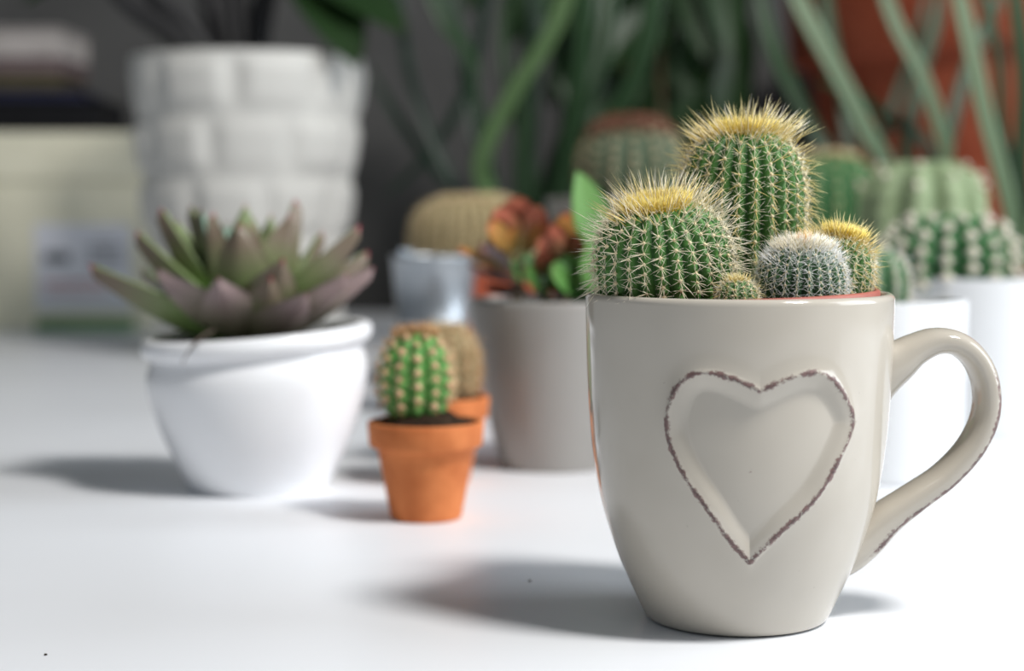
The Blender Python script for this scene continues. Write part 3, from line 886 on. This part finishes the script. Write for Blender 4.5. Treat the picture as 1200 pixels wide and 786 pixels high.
def relief_planter():
    t = empty("relief_planter", BK, "large off-white planter with raised block relief, behind the rosette succulent", "planter")
    seg, nz = 320, 120
    z = np.linspace(0, .2420, nz)
    th = np.linspace(0, 2 * math.pi, seg, endpoint=False)
    r = .070 + (.0950 - .070) * (z / .242)
    rowh = .0484
    k = np.floor(z / rowh).astype(int)
    fz = (z / rowh) % 1
    nb = 9
    D = np.zeros((nz, seg))
    for i in range(nz):
        ph = (th / (2 * math.pi) * nb + (.5 if k[i] % 2 else 0) + .23 * math.sin(k[i] * 2.1)) % 1
        ez = min(1, min(fz[i], 1 - fz[i]) / .30)
        ex = np.clip(np.minimum(ph, 1 - ph) / .24, 0, 1)
        sx = ex * ex * (3 - 2 * ex); sz = ez * ez * (3 - 2 * ez)
        # every block slants a little
        bi = np.floor(th / (2 * math.pi) * nb + (.5 if k[i] % 2 else 0) + .23 * math.sin(k[i] * 2.1)).astype(int) % nb
        amp = .55 + .9 * ((np.sin(bi * 12.9898 + k[i] * 78.233) * 43758.5453) % 1)
        sl = (np.sin(bi * 39.3 + k[i] * 11.1) * 9177.7) % 1 - .5
        D[i] = sx * sz * .0040 * amp * (1 + 1.3 * sl * (ph - .5) + .8 * (.5 - sl) * (fz[i] - .5))
    D[-4:] *= np.linspace(1, .2, 4)[:, None]
    rr = r[:, None] + D
    V = np.stack([rr * np.cos(th), rr * np.sin(th), np.repeat(z[:, None], seg, 1)], -1).reshape(-1, 3)
    inn = []
    for (ri, zi) in ((.0948, .2432), (.0925, .2436), (.0905, .2425), (.089, .225), (.078, .12), (.0, .115)):
        inn.append(np.stack([ri * np.cos(th), ri * np.sin(th), np.full(seg, zi)], -1))
    V = np.vstack([V] + inn)
    F = grid_faces(nz + 6, seg).tolist() + [list(range(seg))[::-1]]
    obj("body", mesh("relief_body", V, F), M['basket_glaze'], t)
    obj("soil", soil_disc(.0885, .222, 71), M['soil'], t)


relief_planter()
dk = empty("dark_stalk_plant", BK + Vector((0, 0, .222)), "dark-stalked plant with broad green leaves rising from the relief planter", "plant")
for (x0, pts) in ((250, [(262, 75), (225, 35), (185, -5), (150, -60)]), (262, [(268, 75), (255, 30), (240, -20), (235, -80)]), (285, [(282, 75), (280, 20), (275, -40), (280, -90)]),
                  (300, [(296, 75), (305, 25), (320, -30), (345, -90)]), (230, [(255, 75), (210, 45), (160, 10), (110, -40)]), (275, [(275, 75), (262, 10), (262, -40), (270, -90)])):
    P = [at(x, y, BK.y + (.01 if x0 > 260 else -.015)) - dk.location for x, y in pts]
    P[0].z = -.004
    obj("stalk", tube("stalk", P, .0115, .0090, 8, 12), M['dark_stem'], dk)
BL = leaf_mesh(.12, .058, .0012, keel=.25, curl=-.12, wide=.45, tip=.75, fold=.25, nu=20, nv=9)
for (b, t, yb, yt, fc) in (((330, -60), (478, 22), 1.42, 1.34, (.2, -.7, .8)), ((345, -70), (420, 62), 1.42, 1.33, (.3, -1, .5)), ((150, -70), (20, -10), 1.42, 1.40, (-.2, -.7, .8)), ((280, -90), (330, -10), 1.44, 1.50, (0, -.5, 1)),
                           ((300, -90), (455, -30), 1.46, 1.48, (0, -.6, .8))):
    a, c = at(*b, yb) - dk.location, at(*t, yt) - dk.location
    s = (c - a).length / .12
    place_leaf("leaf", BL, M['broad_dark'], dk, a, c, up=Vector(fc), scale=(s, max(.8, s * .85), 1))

# ------------------------------------------------------------------ strap-leaved plants and the big clay pot
def strap_plant(label, basepx, Y, pot_label, leaves, potspec=(.045, .036, .088), name="strap_leaf_plant", mat='red_clay'):
    b = at(basepx, 420, Y); b.z = 0
    pot("planter", b, straight_pot(*potspec), mat, pot_label, potspec[0] - .005, potspec[2] - .010, 80)
    t = empty(name, b + Vector((0, 0, potspec[2] - .011)), label, "plant")
    for (pts, wpx, mt, dY) in leaves:
        P = []
        n = len(pts)
        for i, (x, y) in enumerate(pts):
            P.append(at(x, y, Y + dY * (i + 1) / n) - t.location)
        root = Vector((max(-.02, min(.02, (P[0].x) * .3)), max(-.015, min(.015, dY * .2)), 0))
        P = [root] + P
        w = wpx * Y / FPX * .82
        obj("leaf", strap_mesh("strap", P, w, w0=.8), M[mt], t)
    return t


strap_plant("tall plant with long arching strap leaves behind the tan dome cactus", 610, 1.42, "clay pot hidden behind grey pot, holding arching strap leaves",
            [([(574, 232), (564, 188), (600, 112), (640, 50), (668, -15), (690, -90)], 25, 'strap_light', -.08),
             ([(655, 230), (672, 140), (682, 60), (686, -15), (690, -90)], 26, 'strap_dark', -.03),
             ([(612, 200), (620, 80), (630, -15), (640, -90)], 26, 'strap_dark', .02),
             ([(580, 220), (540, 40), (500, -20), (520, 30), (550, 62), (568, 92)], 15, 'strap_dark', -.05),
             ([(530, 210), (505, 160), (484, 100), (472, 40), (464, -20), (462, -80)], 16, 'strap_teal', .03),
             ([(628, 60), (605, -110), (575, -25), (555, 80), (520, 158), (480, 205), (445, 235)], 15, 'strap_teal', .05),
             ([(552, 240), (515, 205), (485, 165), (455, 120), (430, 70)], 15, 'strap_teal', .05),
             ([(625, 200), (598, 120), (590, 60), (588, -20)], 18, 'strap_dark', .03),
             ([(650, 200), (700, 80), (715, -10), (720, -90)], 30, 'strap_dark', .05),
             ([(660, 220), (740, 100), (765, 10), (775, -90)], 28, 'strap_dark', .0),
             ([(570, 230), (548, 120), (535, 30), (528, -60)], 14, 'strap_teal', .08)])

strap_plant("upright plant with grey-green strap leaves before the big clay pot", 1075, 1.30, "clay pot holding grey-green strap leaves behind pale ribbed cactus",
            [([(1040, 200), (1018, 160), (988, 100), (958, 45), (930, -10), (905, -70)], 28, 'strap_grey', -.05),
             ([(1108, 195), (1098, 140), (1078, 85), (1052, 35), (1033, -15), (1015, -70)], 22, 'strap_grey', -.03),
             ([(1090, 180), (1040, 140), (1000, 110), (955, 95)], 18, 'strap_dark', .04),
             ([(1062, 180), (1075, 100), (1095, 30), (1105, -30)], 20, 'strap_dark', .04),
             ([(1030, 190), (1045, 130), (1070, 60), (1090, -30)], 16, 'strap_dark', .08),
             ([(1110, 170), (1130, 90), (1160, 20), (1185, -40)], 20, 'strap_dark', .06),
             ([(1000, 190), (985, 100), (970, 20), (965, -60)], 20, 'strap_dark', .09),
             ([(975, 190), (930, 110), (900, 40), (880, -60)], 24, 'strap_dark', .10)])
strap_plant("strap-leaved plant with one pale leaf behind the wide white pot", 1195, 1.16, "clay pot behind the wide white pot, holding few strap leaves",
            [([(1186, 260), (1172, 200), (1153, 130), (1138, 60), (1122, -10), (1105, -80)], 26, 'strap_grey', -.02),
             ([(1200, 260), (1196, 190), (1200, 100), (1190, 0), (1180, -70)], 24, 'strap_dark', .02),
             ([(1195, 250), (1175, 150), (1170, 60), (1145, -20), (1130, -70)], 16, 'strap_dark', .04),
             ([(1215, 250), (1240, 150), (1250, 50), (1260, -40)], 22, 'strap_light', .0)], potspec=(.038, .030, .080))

BP = Vector((.525, 1.74, 0))
big = empty("big_clay_pot", BP, "huge brick-red clay pot standing at the wall behind strap leaves", "pot")
V, F = lathe([(0, 0), (.17, 0), (.172, .003), (.222, .262), (.238, .266), (.241, .272), (.247, .345), (.243, .350), (.228, .350), (.225, .345), (.222, .29), (0, .28)], 96)
o = obj("body", mesh("big_pot_body", V, F), M['red_clay'], big)
md = o.modifiers.new("edge", 'BEVEL'); md.width = .004; md.segments = 3; md.limit_method = 'ANGLE'
obj("soil", soil_disc(.224, .315, 91, .004), M['soil'], big)

# dark broad-leaved plant at the wall
RB = at(780, 410, 1.66); RB.z = 0
pot("planter", RB, straight_pot(.075, .060, .13), 'black_cover', "black pot at the wall, holding the dark broad-leaved plant", .068, .118, 95)
rb = empty("broad_leaf_plant", RB + Vector((0, 0, .117)), "bushy dark plant with broad glossy leaves against the grey wall", "plant")
for k, (x1, y1) in enumerate(((700, -60), (770, -90), (850, -60), (850, 20))):
    a, c = Vector(((k - 1.5) * .012, 0, -.002)), at(x1, y1, 1.66 + .02 * k) - rb.location
    obj("stem", tube("stem", [a, a * .4 + c * .5 + Vector((0, 0, .02)), c], .005, .0025, 7, 10), M['stem'], rb)
rg = random.Random(5)
for (x, y, x2, y2) in ((740, 60, 690, 150), (750, 20, 820, 110), (800, 60, 780, 165), (860, 60, 850, 170), (760, 90, 730, 190), (700, -20, 650, 70), (720, -50, 740, 60), (790, -40, 770, 60),
                       (840, -60, 860, 60), (690, -60, 620, 20), (700, 30, 640, 120), (820, 100, 800, 190), (770, 10, 700, 80), (590, -70, 545, 5), (640, -60, 590, 60), (850, 0, 872, 110), (830, 20, 800, 120), (740, 100, 690, 180), (700, 80, 665, 180), (660, 40, 690, 150), (760, 60, 790, 160), (690, -40, 720, 70), (800, -50, 830, 60)):
    Y0 = 1.66 + rg.uniform(-.06, .08)
    a, c = at(x, y, Y0) - rb.location, at(x2, y2, Y0 - rg.uniform(.0, .06)) - rb.location
    s = (c - a).length / .12
    place_leaf("leaf", BL, M['broad_dark'], rb, a, c, up=Vector((rg.uniform(-.4, .4), -1, rg.uniform(.2, .8))), scale=(s, max(.75, s * .8), 1))

# ------------------------------------------------------------------ box, books
BX = Vector((-.4870, 1.80, 0))
cb = empty("storage_box", BX, "cream cardboard storage box with a lid and a paper label", "box")
obj("body", box(.246, .196, .170, .0015), M['cream_card'], cb)
obj("lid", box(.254, .204, .048, .0020, (0, 0, .149)), M['cream_card'], cb)
lb = box(.096, .0006, .086, 0, (0, 0, 0))
lab = obj("paper_label", lb, M['sticker'], cb)
lab.location = (.0595, -.0985, .0200)
for (nm, mt, w, h, x, z) in (("logo_print", 'print_dark', .026, .011, -.026, .047), ("text_block", 'print_grey', .034, .004, .022, .060), ("text_block", 'print_grey', .034, .004, .022, .053), ("text_block", 'print_grey', .034, .004, .022, .046),
                             ("text_line", 'print_red', .072, .004, -.004, .025), ("text_line", 'print_red', .060, .0025, -.008, .017), ("text_block", 'print_grey', .024, .003, .022, .068)):
    p = obj(nm, box(w, .0004, h), M[mt], lab)
    p.location = (x, -.0004, z)
nb = obj("notebook", box(.094, .020, .012, .001), M['green_card'])
nb.location = (at(100, 380, 1.68).x, 1.680, 0)
tag(nb, "thin green notebook lying along the foot of the cream box", "notebook")

zt = .1972
def book(name, label, sx, sy, sz, x, y, z, cover, pages=None, rz=0.0):
    t = empty(name, (x, y, z), label, "book", "books stacked on the cream box", rz)
    if pages:
        c = .0022
        obj("cover", box(sx, sy, c, .0004), M[cover], t)
        top = obj("cover", box(sx, sy, c, .0004, (0, 0, sz - c)), M[cover], t)
        obj("pages", box(sx - .006, sy - .008, sz - 2 * c, .0004, (0, 0, c)), M[pages], t)
        obj("spine", box(sx, .003, sz, .0006, (0, sy / 2 - .0015, 0)), M[cover], t)
    else:
        obj("cover", box(sx, sy, sz, .002), M[cover], t)
    return t


bk = book("album", "thick black album lying on the lid of the cream box", .215, .12, .033, -.5200, 1.775, zt, 'black_cover', 'black_cover')
book("notebook_blue", "thin navy notebook lying on the black album", .20, .115, .009, -.532, 1.772, zt + .033, 'navy_cover', 'navy_cover', .02)
book("paperback", "olive-covered paperback lying on the navy notebook", .19, .11, .017, -.546, 1.770, zt + .042, 'olive_cover', 'olive_cover')
book("paperback", "mauve-covered paperback lying on the olive paperback", .19, .11, .016, -.544, 1.770, zt + .059, 'mauve_cover', 'mauve_cover')
book("paperback", "pale book with exposed pages topping the stack on the box", .188, .11, .029, -.543, 1.770, zt + .075, 'pages', 'pages')

# ------------------------------------------------------------------ crumbs on the table
for (x, y, lab_) in ((53, 768, "tiny dark soil crumb on the open front of the table"), (620.5, 681.5, "tiny dark soil crumb in the shadow of the heart mug")):
    d = at(x, y, 1.0) - Vector((0, 0, EYE))
    g = Vector((0, 0, EYE)) + d * (-EYE / d.z)
    c = obj("soil_crumb", blobs("crumb", np.array([(0, 0, .0003), (.0003, .0001, .0003)]), [.0004, .00032]), M['soil'])
    c.location = g
    tag(c, lab_, "crumb")
